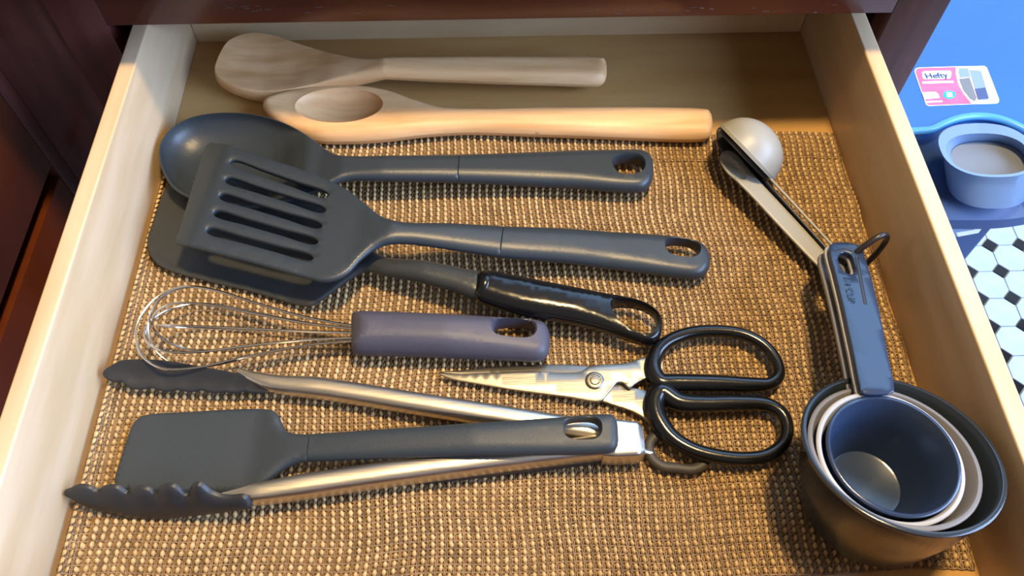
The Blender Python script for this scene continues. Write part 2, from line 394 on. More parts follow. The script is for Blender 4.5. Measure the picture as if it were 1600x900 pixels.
# ------------------------------------------------------------------ mesh liner (nubs and cords)
ln = thing('mesh_liner', 'tan knitted non-slip mesh liner covering the drawer bottom', 'drawer liner', (W/2, -.25, 0))
PX, PY = .00462, .0039; LW = .466; nx = int(LW/PX)+1; y0 = -.3985; ny = int((.3985-.104)/PY)+1
def lpos(s, y, z):                       # liner surface: curls up the left drawer wall
    s = np.asarray(s, float); y = np.asarray(y, float)
    yy = y + .0009*np.sin(s*31+1)+.0006*np.sin(s*77)+ .004*((s/LW)-.5)*(-.35) + np.where(y > -.13, .0022*np.sin(s*9+.6), 0)
    a = .0085; arc = a*1.35; k = np.clip((arc-s)/a, 0, 1.35)
    x = np.where(s < arc, .0030+a-(a-z)*np.sin(k), .0030+a+(s-arc)+.0008*np.sin(y*45))
    zz = np.where(s < arc, a-(a-z)*np.cos(k), z)
    x = np.minimum(x, W-.0022+0*x)
    fade = np.clip((s-arc)/.02, 0, 1)
    return np.stack([x+fade*(.0007*np.sin(y*120+s*20)), yy, zz+np.clip(fade, 0, 1)*.0004*(1+np.sin(s*60+y*40))], -1)
def nubs(cols, rows):
    V = []; Fc = []; K = 8
    rings = [(1.0, 0.0), (.96, .45), (.72, .82), (.35, .98)]
    b = 0
    for i in cols:
        for j in rows:
            s = i*PX+.0012+RNG.uniform(-.00012, .00012); y = y0+j*PY+RNG.uniform(-.00012, .00012)
            rx = .00122*RNG.uniform(.88, 1.1); ry = .00178*RNG.uniform(.9, 1.08); hh = .0022*RNG.uniform(.85, 1.12); tw = RNG.uniform(-.15, .15)
            for rr, hz in rings:
                for k in range(K):
                    a = 2*math.pi*k/K; X = rx*rr*math.cos(a); Y = ry*rr*math.sin(a)
                    V.append((s+X+tw*Y, y+Y, .0009+hh*hz+.12*Y))
            V.append((s, y, .0009+hh))
            for q in range(3):
                for k in range(K): k2 = (k+1) % K; Fc.append((b+q*K+k, b+q*K+k2, b+(q+1)*K+k2, b+(q+1)*K+k))
            for k in range(K): Fc.append((b+3*K+k, b+3*K+(k+1) % K, b+4*K, b+4*K))
            b += 4*K+1
    V = np.array(V); P = lpos(V[:, 0], V[:, 1], V[:, 2]); return P, [f if f[2] != f[3] else f[:3] for f in Fc]
P, Fc = nubs(range(nx), range(ny))
o = mesh('foam_nubs', P, Fc, M['nub'], ln, 0); o['kind'] = 'stuff'
for p in o.data.polygons: p.use_smooth = True
def strips(lines, r, hgt):
    V = []; Fc = []
    for ss, yy, zz in lines:
        n = len(ss); b = len(V)
        ds = np.gradient(ss); dy = np.gradient(yy); l = np.hypot(ds, dy); nxx, nyy = -dy/l, ds/l
        for k in range(n):
            for a, c in ((-1, 0), (-.6, .8), (.6, .8), (1, 0)): V.append((ss[k]+nxx[k]*r*a, yy[k]+nyy[k]*r*a, zz[k]+hgt*c))
            if k:
                for a in range(3): Fc.append((b+(k-1)*4+a, b+(k-1)*4+a+1, b+k*4+a+1, b+k*4+a))
    V = np.array(V); return lpos(V[:, 0], V[:, 1], V[:, 2]), Fc
lines = []
yy = np.linspace(y0-.002, y0+(ny-1)*PY+.002, ny*4)
for i in range(nx+1):
    for dxx, ph in ((-.00042, 0), (.00042, math.pi)):
        lines.append((i*PX+.0012-PX/2+dxx+.00016*np.sin(yy/PY*2*math.pi+ph), yy, .0010+.00035*np.sin(yy/PY*2*math.pi+ph)))
P, Fc = strips(lines, .00042, .0006); o = mesh('long_cords', P, Fc, M['cord'], ln, 0); o['kind'] = 'stuff'
lines = []
ss = np.linspace(0, LW+.001, nx*4)
for j in range(ny+1):
    y = y0+(j-.5)*PY; lines.append((ss, y+.00025*np.sin(ss/PX*2*math.pi), .0008+.0003*np.cos(ss/PX*2*math.pi)+0*ss))
    if j < ny: lines.append((ss, y0+j*PY+0*ss, .0006+0*ss))
P, Fc = strips(lines, .00048, .0006); o = mesh('cross_cords', P, Fc, M['cord'], ln, 0); o['kind'] = 'stuff'

# ------------------------------------------------------------------ wooden spatula
def ell(c, a, b, rot):
    ca, sa = math.cos(rot), math.sin(rot)
    def f(V): q = V-c; x = q[:, 0]*ca+q[:, 1]*sa; y = -q[:, 0]*sa+q[:, 1]*ca; return np.sqrt((x/a)**2+(y/b)**2)
    return f
t = thing('wooden_spatula', 'pale wooden angled spatula at the very back of the drawer', 'spatula', fp(640, 110, 0))
ax = Ax([(340, 118, .013, .009, .0014), (420, 112, .0105, .0115, .0014), (500, 118, .0130, .012, .0016), (560, 113, .0185, .012, .0035), (600, 108, .023, .0125, .0062), (660, 108, .021, .0125, .0062), (947, 112, .013, .0135, .0065)], tilt=.06)
slab('blade', [(336, 116), (341, 97), (356, 72), (375, 62), (400, 58), (430, 63), (470, 76), (520, 90), (565, 97), (598, 95), (620, 94), (760, 93), (935, 95), (945, 97), (948, 112), (945, 126), (936, 131), (860, 130), (700, 125), (620, 121), (590, 122), (550, 130), (500, 142), (460, 150), (425, 153), (390, 150), (355, 138), (340, 127)],
     ax, M['beech'], t, grid=.004, dtop=lambda V, d: -.0030*np.clip((d-.0014)/.016, 0, 1)*np.clip((.085-ax.st(V)[0])/.03, 0, 1), smooth=30, step=.0013, rings=(.0004, .0008, .0014, .0020, .0032), split=(603, 108), split_name='handle', groove=False)
# wooden spoon
t = thing('wooden_spoon', 'wooden spoon with deep round bowl and long handle beside the liner edge', 'spoon', fp(760, 195, 0))
ax = Ax([(412, 168, .015, .010, .005), (460, 175, .010, .014, .006), (560, 182, .009, .015, .007), (640, 185, .010, .014, .0065), (720, 190, .010, .0135, .0065), (900, 193, .0095, .0145, .0072), (1112, 197, .0095, .015, .0075)])
ec = fp(530, 165, .016)[:2]; ef = ell(ec, .0300, .0165, .0)
eu = [np.array([[ec[0]+.0300*q_*math.cos(a), ec[1]+.0165*q_*math.sin(a)] for a in np.linspace(0, 2*math.pi, 64, endpoint=False)]) for q_ in (1.02, 1.0, .98, .94, .88, .8)]
def carve(V, d): r_ = ef(V); return -np.clip(1-r_**2, 0, 1)**.7*.0105
slab('bowl', [(411, 166), (415, 157), (430, 151), (470, 143), (520, 139), (570, 140), (610, 147), (650, 161), (690, 172), (740, 174), (860, 172), (1000, 172), (1095, 175), (1108, 178), (1113, 195), (1109, 213), (1098, 217), (900, 212), (740, 207), (700, 208), (660, 211), (610, 217), (550, 221), (500, 220), (460, 209), (430, 190), (416, 177)],
     ax, M['beech'], t, dtop=carve, grid=.0022, extra=eu, split=(700, 190), split_name='handle', smooth=28, groove=False)
h0 = fp(955, 176, .0165)
for k in range(11):            # worn burnt mark on the handle: too faint to read
    u = 957+k*8.6; P = fp(u, 176.5, .0150)
    tube('burnt_mark', [P, P+np.array([.0016, random.uniform(-.0003, .0003), .0001])], [.0008, .0007], M['brown_ink'], t, seg=6)

# ------------------------------------------------------------------ cooking spoon (blue-black bowl)
t = thing('solid_spoon', 'dark grey solid cooking spoon, wide bowl partly under the slotted turner', 'spoon', fp(640, 265, 0))
ax = Ax([(250, 245, .020, .0028, .0014), (500, 262, .022, .0034, .0017), (535, 263, .023, .007, .004), (600, 265, .022, .0095, .0062), (715, 266, .018, .0105, .0075), (860, 267, .014, .012, .009), (1020, 268, .0125, .011, .0055)])
bc = fp(378, 255, .021)[:2]; bf = ell(bc, .0555, .0385, -.10)
def bowl(V, d):
    x = np.clip((d-.0016)/.024, 0, 1); k = np.clip((ax.st(V)[0][...]*-1+.098)/.03, 0, 1); k = k*k*(3-2*k)
    return -.0165*np.sqrt(1-(1-x)**2)*k
slab('bowl', [(248, 240), (252, 222), (266, 203), (292, 187), (325, 179), (365, 177), (405, 181), (445, 193), (480, 212), (508, 233), (530, 244), (560, 246), (640, 245), (760, 243), (870, 239), (960, 237), (1003, 238), (1017, 246), (1021, 266), (1018, 286), (1006, 297), (980, 299), (900, 293), (800, 288), (700, 284), (600, 282), (545, 282), (522, 288), (490, 303), (450, 316), (400, 325), (350, 324), (305, 314), (272, 296), (254, 268)],
     ax, M['silicone'], t, holes=[[(958, 265), (958, 256), (967, 251), (995, 251), (1003, 258), (1003, 270), (994, 277), (968, 277)]],
     dtop=bowl, dbot=bowl, grid=.0030, rings=(.0008, .0014, .0018, .0024, .0034, .005, .0075, .011, .015, .020), step=.0014, split=(716, 266), split_name='handle', smooth=50)

# ------------------------------------------------------------------ black turner underneath
t = thing('solid_turner', 'glossy black solid turner with collared handle, underneath the slotted turner', 'turner', fp(640, 425, 0))
ax = Ax([(235, 380, .007, .0022, .0011), (480, 400, .0065, .0024, .0012), (530, 405, .010, .004, .002), (580, 412, .016, .008, .005), (660, 424, .020, .0095, .006), (748, 444, .020, .0105, .0065)])
def rim(V, d): return np.where((d > .0006) & (d < .0032), .0, -.0009)*np.clip((.06+0*d), 0, 1)/.06
slab('blade', [(262, 292), (280, 283), (400, 290), (520, 330), (575, 385), (600, 402), (660, 408), (720, 420), (755, 430), (752, 466), (700, 452), (640, 437), (600, 430), (570, 424), (548, 436), (520, 456), (498, 472), (484, 479), (462, 476), (400, 458), (330, 441), (270, 425), (246, 413), (233, 395), (230, 378), (240, 345)],
     ax, M['nylon_dish'], t, grid=.004, dtop=lambda V, d: -.0011*np.clip((d-.0022)/.0012, 0, 1)*np.clip((.098-ax.st(V)[0])/.02, 0, 1))
ax2 = Ax([(740, 447, .021, .014, .0078), (900, 478, .017, .0155, .0086), (955, 493, .0148, .0135, .0060), (985, 501, .0138, .0115, .0026), (1034, 515, .0125, .0095, .0022)])
slab('handle', [(741, 448), (745, 430), (758, 425), (800, 432), (860, 444), (930, 458), (985, 469), (1015, 480), (1031, 494), (1035, 512), (1028, 532), (1014, 538), (990, 533), (940, 517), (880, 503), (820, 492), (770, 478), (748, 470), (741, 462)],
     ax2, M['gloss_black'], t, holes=[[(955, 484), (960, 477), (980, 476), (1005, 482), (1021, 493), (1025, 508), (1018, 522), (1004, 525), (985, 518), (966, 505)]], rh=.0012, step=.0012, rings=(.0011,))
a = ax2.un(758, 448); d = ax2.un(800, 457)-a; d /= np.linalg.norm(d)
tube('collar', [a-d*.0022, a-d*.0012, a+d*.0012, a+d*.0022], [.0090, .0098, .0098, .0090], M['gloss_black'], t, seg=24, prof=[(math.cos(x)*1.0, math.sin(x)*.86) for x in np.linspace(0, 2*math.pi, 24, endpoint=False)])

# ------------------------------------------------------------------ slotted turner on top
t = thing('slotted_turner', 'grey slotted turner lying on top of two utensils, five long slots', 'turner', fp(700, 360, 0))
c4 = lambda l: [(200+a/2.572, 150+b/2.572) for a, b in l]
ax = Ax([(276, 320, .0250, .0014, .0007), (318, 325, .0315, .0034, .0017), (500, 350, .0300, .0036, .0018), (560, 358, .031, .0042, .0021), (610, 365, .033, .0078, .0052), (700, 372, .028, .0085, .007), (783, 380, .022, .010, .0082), (950, 395, .014, .0115, .0088), (1108, 408, .0115, .0105, .005)])
slots = []
for (x0, y0_), (x1, y1) in (((418, 272), (800, 405)), ((398, 342), (788, 465)), ((375, 407), (773, 528)), ((352, 475), (757, 592)), ((324, 545), (738, 657))):
    dx, dy = x1-x0, y1-y0_; L = math.hypot(dx, dy); nx_, ny_ = -dy/L, dx/L; r_ = 12.5; ex, ey = dx/L*r_, dy/L*r_
    pts = [(x0-ex*.6, y0_-ey*.6)]
    for f in (0.02, .33, .66, .98): pts.append((x0+dx*f+nx_*r_, y0_+dy*f+ny_*r_))
    pts.append((x1+ex*.6, y1+ey*.6))
    for f in (.98, .66, .33, .02): pts.append((x0+dx*f-nx_*r_, y0_+dy*f-ny_*r_))
    slots.append(c4(pts))
slab('blade', [(324, 226), (328, 224), (340, 225), (400, 243), (472, 266), (534, 292), (573, 321), (596, 339), (620, 347), (700, 350), (783, 355), (900, 360), (1000, 367), (1070, 374), (1098, 384), (1109, 402), (1106, 424), (1092, 434), (1060, 433), (1000, 425), (900, 412), (783, 402), (700, 389), (640, 381), (610, 381), (589, 388), (565, 406), (545, 427), (525, 438), (505, 441), (478, 435), (400, 413), (320, 392), (279, 383), (274, 379), (280, 362)],
     ax, M['silicone'], t, holes=slots+[[(1039, 391), (1039, 383), (1048, 379), (1078, 382), (1089, 389), (1090, 400), (1082, 407), (1050, 404), (1041, 399)]], rh=.0008,
     grid=.004, split=(783, 380), split_name='handle', step=.0016)

# ------------------------------------------------------------------ whisk
t = thing('whisk', 'balloon whisk with thin steel wires and violet-grey handle', 'whisk', fp(560, 525, 0))
ax = Ax([(548, 521, .0155, .021, .0105), (700, 526, .0150, .021, .0108), (800, 532, .0130, .016, .008), (858, 533, .0120, .013, .006)])
slab('handle', [(549, 520), (549, 500), (552, 492), (558, 490), (620, 491), (700, 494), (790, 499), (838, 502), (852, 508), (858, 520), (859, 540), (855, 556), (843, 563), (800, 562), (700, 557), (620, 554), (560, 552), (551, 549), (549, 540)],
     ax, M['silicone_violet'], t, holes=[[(772, 520), (773, 510), (782, 507), (820, 508), (832, 514), (833, 526), (825, 532), (785, 531), (775, 528)]], rh=.0018, step=.0014)
A = fp(556, 521, .0155); Tp = fp(214, 508, .021); dx = Tp-A; L = np.linalg.norm(dx); dx /= L
sd = np.cross(dx, (0, 0, 1.)); sd /= np.linalg.norm(sd); up = np.cross(sd, dx); up *= np.sign(up[2])
for k, (ph, Lk, Rk) in enumerate(((4, 1.0, .0262), (38, .95, .0245), (74, .93, .022), (112, .90, .0225), (150, .955, .0245))):
    ph = math.radians(ph); Lq = L*Lk
    hp = [(-.006, .0042), (.0, .0044), (.25*Lq, .0088), (.5*Lq, .0165), (.70*Lq, .0232), (.84*Lq, .0240), (.94*Lq, .0175), (.99*Lq, .007), (Lq, 0)]
    hp = [(a, r_*Rk/.0245) for a, r_ in hp]; full = hp+[(a, -r_) for a, r_ in reversed(hp[:-1])]
    pts = [A+dx*a+r_*(sd*math.cos(ph)+up*.78*math.sin(ph)) for a, r_ in full]
    tube('wire', crs(pts, False, n=90), .00072, M['wire'], t, seg=8)
a = A-dx*.002; tube('wire_plug', [a-dx*.004, a+dx*.0014], .0076, M['steel'], t, seg=20)

# ------------------------------------------------------------------ tongs
t = thing('tongs', 'steel kitchen tongs with dark scalloped heads, lying open', 'tongs', fp(640, 680, 0))
U = (0, 0, 1.)
def arm(pts, w0, w1, hh):
    P = crs([fp(*q) for q in pts], False, n=30); n = len(P); V = []
    # U-shaped channel: outer skin with rolled edges
    return P
def sweep(name, P, ws, hs, m, r_=.35):
    k = None; V = []; Fc = []; n = len(P)
    for i in range(n):
        tt = P[min(i+1, n-1)]-P[max(i-1, 0)]; tt /= np.linalg.norm(tt); s_ = np.cross(tt, U); s_ /= np.linalg.norm(s_); u_ = np.cross(s_, tt)
        pr = rrect(ws[i], hs[i], r_); k = len(pr)
        for a, b in pr: V.append(P[i]+s_*a+u_*b)
    for i in range(n-1):
        for a in range(k): b = (a+1) % k; Fc.append((i*k+a, i*k+b, (i+1)*k+b, (i+1)*k+a))
    Fc += [tuple(range(k)), tuple(reversed(range((n-1)*k, n*k)))]
    return mesh(name, V, Fc, m, t, 40)
n = 40
P = crs([fp(372, 580, .013), fp(420, 598, .012), (fp(500, 607, .0115)), fp(640, 629, .0115), fp(800, 654, .0115), fp(965, 681, .0115)], False, n=n)
q = np.linspace(0, 1, n); sweep('arm', P, np.interp(q, [0, .08, .2, 1], [.003, .0085, .0112, .0112]), np.interp(q, [0, .08, .2, 1], [.004, .009, .0115, .0115]), M['steel'])
P = crs([fp(345, 778, .014), fp(392, 774, .014), fp(500, 757, .013), fp(640, 737, .0125), fp(800, 716, .0125), fp(965, 697, .012)], False, n=n)
sweep('arm', P, np.interp(q, [0, .08, .2, 1], [.004, .0095, .0118, .0118]), np.interp(q, [0, .08, .2, 1], [.006, .013, .0140, .0140]), M['steel'])
P = crs([fp(646, 746, .0085), fp(800, 729, .0085), fp(900, 717, .0085), fp(985, 706, .0085)], False, n=n)
sweep('grip', P, np.full(n, .0055)*np.interp(q, [0, .05, .9, 1], [.3, 1, 1, .6]), np.full(n, .013)*np.interp(q, [0, .06, .8, 1], [.35, 1, 1, .8]), M['grip'])
P = crs([fp(940, 690, .0125), fp(970, 691, .0125), fp(998, 692, .0125), fp(1004, 692, .0125)], False, n=20)
q2 = np.linspace(0, 1, 20); sweep('hinge_block', P, np.interp(q2, [0, .3, .85, 1], [.021, .0215, .0195, .016]), np.interp(q2, [0, .85, 1], [.0152, .0152, .011]), M['steel'], .18)
P = [fp(1000, 703, .010), fp(1010, 706, .008), fp(1018, 708, .007)]
tube('pull_rod', P, .0016, M['steel'], t, seg=8)
P = crs([fp(*a, .0062) for a in [(1016, 690), (1014, 702), (1019, 716), (1034, 728), (1058, 731), (1083, 733), (1100, 724), (1098, 712), (1070, 698), (1040, 684), (1024, 682)]], True, n=60)
tube('pull_ring', P, .0029, M['grip'], t, True, prof=[(math.cos(x), .8*math.sin(x)) for x in np.linspace(0, 2*math.pi, 12, endpoint=False)])
# heads
c7 = lambda l: [(130+a/4.324, 540+b/4.324) for a, b in l]
ax = Ax([(160, 590, .012, .0020, .001), (290, 588, .012, .0022, .0011), (420, 600, .013, .0022, .0011)], tilt=.55)
slab('tong_head', c7([(130, 190), (150, 160), (200, 128), (240, 105), (290, 95), (380, 92), (480, 95), (560, 102), (650, 115), (780, 138), (900, 160), (1000, 178), (1080, 200), (1160, 235), (1215, 262), (1250, 290), (1240, 318), (1130, 322), (1090, 312), (1050, 322), (990, 322), (960, 316), (920, 322), (850, 318), (815, 305), (790, 304), (745, 314), (690, 312), (650, 303), (625, 302), (580, 312), (520, 306), (480, 290), (455, 288), (410, 296), (350, 296), (310, 286), (285, 262), (262, 245), (225, 250), (180, 238), (145, 215)]),
     ax, M['tong_black'], t, grid=.003, step=.0012, dtop=(f7 := lambda V, d: -.0035*np.clip(d/.010, 0, 1)), dbot=f7)
# lower head: upright scoop whose convex back faces the front of the drawer
c6 = lambda l: [(80+a/3.214, 620+b/3.214) for a, b in l]
PA, PB, PC = fp(101, 769, .012), fp(385, 776, .021), fp(240, 806, .003)
nn = np.cross(PB-PA, PC-PA); nn /= np.linalg.norm(nn); nn *= np.sign(nn[2]); e1 = (PB-PA)/np.linalg.norm(PB-PA); e2 = np.cross(nn, e1)
class Pl:
    T = None; r = None
    def un(s, u, v): X = onp(u, v, PA, nn)-PA; return np.array([X@e1, X@e2, 0])
    def zc(s, xy): return np.zeros(len(np.atleast_2d(xy)))
    def st(s, xy): q = np.atleast_2d(xy); return q[:, 0], q[:, 1]
f6 = lambda V, d: .0045*np.sqrt(np.clip(d/.012, 0, 1))
o = slab('tong_head', c6([(66, 473), (100, 455), (132, 440), (170, 436), (205, 444), (238, 462), (262, 448), (295, 438), (335, 440), (365, 456), (386, 470), (410, 452), (440, 443), (480, 446), (510, 458), (526, 472), (548, 448), (580, 432), (620, 434), (655, 455), (688, 482), (700, 452), (722, 428), (748, 424), (775, 440), (800, 462), (840, 480), (900, 490), (978, 488), (1000, 515), (1012, 545), (960, 560), (880, 572), (780, 585), (700, 593), (600, 603), (500, 607), (420, 603), (350, 590), (270, 572), (200, 548), (140, 520), (100, 498)]),
         Pl(), M['tong_black'], t, T=.0022, grid=.003, step=.0012, dtop=f6, dbot=f6)
me = o.data; me.transform(Matrix.Translation(t.location)); mt = Matrix.Identity(4)
for i in range(3): mt[i][0] = e1[i]; mt[i][1] = e2[i]; mt[i][2] = nn[i]; mt[i][3] = PA[i]
me.transform(mt); me.transform(Matrix.Translation(-t.location))

# ------------------------------------------------------------------ silicone spatula
t = thing('silicone_spatula', 'matte grey silicone spatula lying across the open tongs', 'spatula', fp(560, 700, 0))
ax = Ax([(180, 705, .0060, .0016, .0008), (260, 703, .0062, .0038, .0019), (400, 700, .0075, .006, .003), (450, 698, .011, .0075, .0038), (560, 696, .0165, .008, .006), (740, 690, .0235, .0085, .0075), (965, 680, .0245, .009, .0045)])
slab('blade', [(204, 672), (209, 662), (217, 653), (232, 648), (300, 644), (370, 640), (415, 640), (428, 643), (437, 652), (443, 666), (450, 675), (468, 679), (500, 678), (600, 671), (740, 661), (860, 654), (945, 648), (957, 650), (963, 657), (966, 680), (965, 698), (958, 706), (940, 709), (860, 711), (740, 712), (620, 716), (520, 720), (470, 723), (450, 730), (432, 743), (415, 757), (395, 768), (330, 772), (200, 766), (182, 762), (179, 752), (186, 725)],
     ax, M['silicone_mat'], t, holes=[[(882, 672), (883, 663), (892, 659), (925, 658), (935, 664), (936, 680), (928, 688), (893, 688), (884, 683)]], rh=.0010, grid=.004, split=(482, 700), split_name='handle')

# ------------------------------------------------------------------ kitchen scissors
t = thing('kitchen_scissors', 'closed kitchen scissors with steel blades and glossy black loop handles', 'scissors', fp(940, 600, 0))
cs = lambda l: [(660+a/2.667, 480+b/2.667) for a, b in l]
axb = Ax([(684, 583, .0058, .0014, .0006), (1050, 610, .0066, .0020, .0006)])
slab('rear_blade', cs([(70, 272), (150, 264), (300, 250), (450, 243), (640, 242), (760, 262), (800, 300), (860, 330), (935, 350), (985, 370), (985, 520), (950, 490), (915, 460), (870, 436), (800, 412), (740, 392), (560, 340), (300, 300)]), axb, M['steel_shaded'], t, grid=.006, step=.0015)
axf = Ax([(684, 583, .0074, .0014, .0005), (1050, 610, .0092, .0024, .0005)])
slab('front_blade', cs([(66, 276), (160, 278), (300, 274), (450, 268), (600, 274), (662, 268), (695, 248), (760, 240), (830, 236), (890, 222), (945, 195), (990, 180), (990, 330), (945, 300), (905, 312), (880, 328), (862, 342), (845, 330), (835, 318), (810, 318), (790, 340), (765, 370), (742, 394), (600, 376), (400, 350), (230, 322), (110, 298)]), axf, M['blade_front'], t, grid=.006, step=.0011)
pc = fp(929, 595, .0098)
lathe('pivot_screw', [(0, 0), (.0052, 0), (.0052, .0008), (.0046, .0013), (.0034, .0013), (.0032, .0008), (.0028, .0008), (.0026, .0017), (.0012, .0020), (0, .0018)], pc, (0, 0, 1), M['steel_shaded'], t, 32)
def loop(pts, rs, name='handle'):
    Q = crs([tuple(fp(u, v, z))+(r_,) for (u, v, z), r_ in zip(pts, rs)], True, n=90)
    return tube(name, Q[:, :3], Q[:, 3], M['gloss_black'], t, True, prof=[(math.cos(x), .95*math.sin(x)) for x in np.linspace(0, 2*math.pi, 14, endpoint=False)])
z = .0105
loop([(1032, 598, z), (1020, 578, z), (1026, 552, z), (1045, 533, z), (1080, 520, z), (1120, 517, z), (1160, 522, z), (1192, 538, z), (1212, 562, z), (1217, 585, z), (1204, 599, z), (1175, 601, z), (1130, 599, z), (1080, 598, z), (1048, 598, z)],
     [.0055, .0050, .0044, .0040, .0038, .0036, .0035, .0034, .0033, .0034, .0036, .0042, .0047, .0050, .0052])
loop([(1032, 612, z), (1023, 625, z), (1024, 645, z), (1033, 664, z), (1050, 684, z), (1080, 702, z), (1120, 713, z), (1165, 717, z), (1200, 711, z), (1224, 692, z), (1230, 668, z), (1222, 646, z), (1200, 633, z), (1150, 630, z), (1100, 631, z), (1060, 628, z)],
     [.0060, .0058, .0056, .0052, .0046, .0042, .0040, .0038, .0036, .0035, .0035, .0036, .0040, .0047, .0050, .0055])

# ------------------------------------------------------------------ nested measuring cups
def cup(label, c, n, R_, depth, rb, th, mt, hpts, hmat=None, hole=True, group='measuring cups nested in the front right corner'):
    n = np.array(n, float); n /= np.linalg.norm(n); c = np.array(c)
    t = thing('measuring_cup', label, 'measuring cup', c-n*depth, group)
    pr = [(0, -depth), (rb-.003, -depth), (rb-.0008, -depth+.0008), (rb, -depth+.003), (rb+(R_-rb)*.55, -depth*.5), (R_-.0008, -.003), (R_, -.002), (R_+.0002, -.0005), (R_-.0004, 0), (R_-th+.0004, 0), (R_-th-.0002, -.0006),
          (rb+(R_-rb)*.55-th, -depth*.5), (rb-th, -depth+th+.0016), (rb-th-.0004, -depth+th+.0004), (rb-th-.0016, -depth+th), (0, -depth+th)]
    lathe('bowl', pr, c, n, mt, t)
    return t
outer = cup('largest charcoal measuring cup with blue-lit rim, holding the other three', (.4080, -.3600, .0612), (.045, .28, 1), .0450, .0500, .0330, .0022, M['cup_dark'], None)
mid = cup('second largest measuring cup, mid grey rim inside the charcoal cup', (.4045, -.3615, .0597), (.05, .22, 1), .0387, .0400, .0270, .0022, M['cup_mid'], None)
lig = cup('third measuring cup, pale rim between mid grey and slate cups', (.4020, -.3630, .0608), (.038, .075, 1), .0333, .0380, .0230, .0020, M['cup_light'], None)
inn = cup('smallest slate measuring cup, innermost with its handle on top', (.4038, -.3619, .0608), (.022, .06, 1), .0302, .0375, .0195, .0018, M['cup_slate'], None)
def chandle(name, t, pts, zk, m, holes=(), T=.0028):
    ax = Ax([(*a, b, T) for a, b in zk]); return slab(name, pts, ax, m, t, holes=holes, r=.0009, rh=.0006, grid=.006, step=.0010)
# top handle
zk = [((1368, 614), .0600), ((1345, 520), .0520), ((1318, 383), .0400)]
hp = [(1294, 392), (1297, 383), (1306, 380), (1330, 381), (1344, 386), (1350, 400), (1362, 440), (1374, 490), (1388, 560), (1396, 603), (1395, 614), (1345, 616), (1340, 600), (1330, 550), (1315, 480), (1303, 430)]
chandle('handle', inn, hp, zk, M['cup_slate'], [[(1309, 404), (1316, 397), (1327, 400), (1333, 414), (1335, 424), (1328, 430), (1317, 425), (1311, 414)]])
zs = lambda v: float(np.interp(v, [383, 520, 614], [.0400, .0520, .0600]))+.00145
for nm, q_ in (('slot_shade', [(1338, 402), (1352, 476)]), ('slot_shade', [(1306, 394), (1318, 391), (1331, 395)])):
    tube(nm, crs([fp(u, v, zs(v)) for u, v in q_], False, n=12), .0012, M['spoon_dark'], inn, seg=8, prof=[(math.cos(x), .35*math.sin(x)) for x in np.linspace(0, 2*math.pi, 8, endpoint=False)])  # dark strips laid on the handle for the shade inside its grooves
def shift(pts, dx, dy): return [(a+dx, b+dy) for a, b in pts]
for tt, mm_, dxx, dyy, dz in ((lig, M['cup_light'], -7, 4, .0040), (mid, M['cup_mid'], -17, 16, .0100), (outer, M['cup_dark'], -12, 14, .0150)):
    zz = [(a, b-dz) for a, b in zk]
    chandle('handle', tt, shift(hp, dxx, dyy+ (0)), [((a[0]+dxx, a[1]+dyy), b) for a, b in zz], mm_, [shift([(1309, 404), (1316, 397), (1327, 400), (1333, 414), (1335, 424), (1328, 430), (1317, 425), (1311, 414)], dxx, dyy)])
# raised figures on the top handle
def text(name, s, m, parent, origin, ex, ey, size, depth=.0002, thick=0):
    cu = bpy.data.curves.new(name, 'FONT'); cu.body = s; cu.size = size; cu.extrude = depth; cu.offset = thick; cu.align_x = 'CENTER'; cu.align_y = 'CENTER'
    o = bpy.data.objects.new(name, cu); C.objects.link(o); bpy.context.view_layer.update()
    me = bpy.data.meshes.new_from_object(o.evaluated_get(bpy.context.evaluated_depsgraph_get())); bpy.data.objects.remove(o)
    ex = np.array(ex, float); ex /= np.linalg.norm(ex); nz = np.cross(ex, ey); nz /= np.linalg.norm(nz); ey = np.cross(nz, ex)
    mt = Matrix.Identity(4)
    for i in range(3): mt[i][0] = ex[i]; mt[i][1] = ey[i]; mt[i][2] = nz[i]; mt[i][3] = origin[i]
    me.transform(mt); me.name = name; me.materials.clear()
    return finish(me, bpy.data.objects.new(name, me), m, parent, 0)
a, b = fp(1330, 462, .0487), fp(1322, 430, .0455)
text('raised_marking', '1/4 CUP', M['cup_slate'], inn, (fp(1327, 450, .0475+.0013)), a-b, np.cross((0, 0, 1), a-b), .0056, .0001)

# ------------------------------------------------------------------ measuring spoons and their ring
def hemi(name, t, uvz, D, depth_dir, R_, m, th=.0014, squash=.9, elong=1.0):
    c = np.array(uvz); n = np.array(depth_dir, float); n /= np.linalg.norm(n)
    pr = [(R_+.0008, 0), (R_+.0008, .0022), (R_+.0002, .0024)]
    for k in range(2, 13): a = math.pi/2*k/12; pr.append((R_*math.cos(a), R_*squash*math.sin(a)))
    pr2 = [(r_*(1-th/R_), h_*(1-th/R_)) for r_, h_ in reversed(pr[3:])]+[(R_-th, 0)]
    return lathe(name, pr+pr2+[(R_+.0008, 0)], c, n, m, t, 48)
def strip(name, t, a, b, wdir, w, th, m, taper=1.):
    a, b = np.array(a), np.array(b); d = b-a; d /= np.linalg.norm(d); wd = np.array(wdir, float); wd -= d*(wd@d); wd /= np.linalg.norm(wd); n = np.cross(d, wd)
    V = []; Fc = []; N = 12; pr = rrect(th, w, .45, 3); k = len(pr)
    for i in range(N+1):
        f = i/N; sc = min(1, .55+.45*min(f, 1-f)*12)
        for x, y in pr: V.append(a+(b-a)*f+n*x+wd*y*sc)
    for i in range(N):
        for j in range(k): j2 = (j+1) % k; Fc.append((i*k+j, i*k+j2, (i+1)*k+j2, (i+1)*k+j))
    Fc += [tuple(range(k)), tuple(reversed(range(N*k, (N+1)*k)))]
    return mesh(name, V, Fc, m, t, 40)
G = 'measuring spoons bundled on the ring'
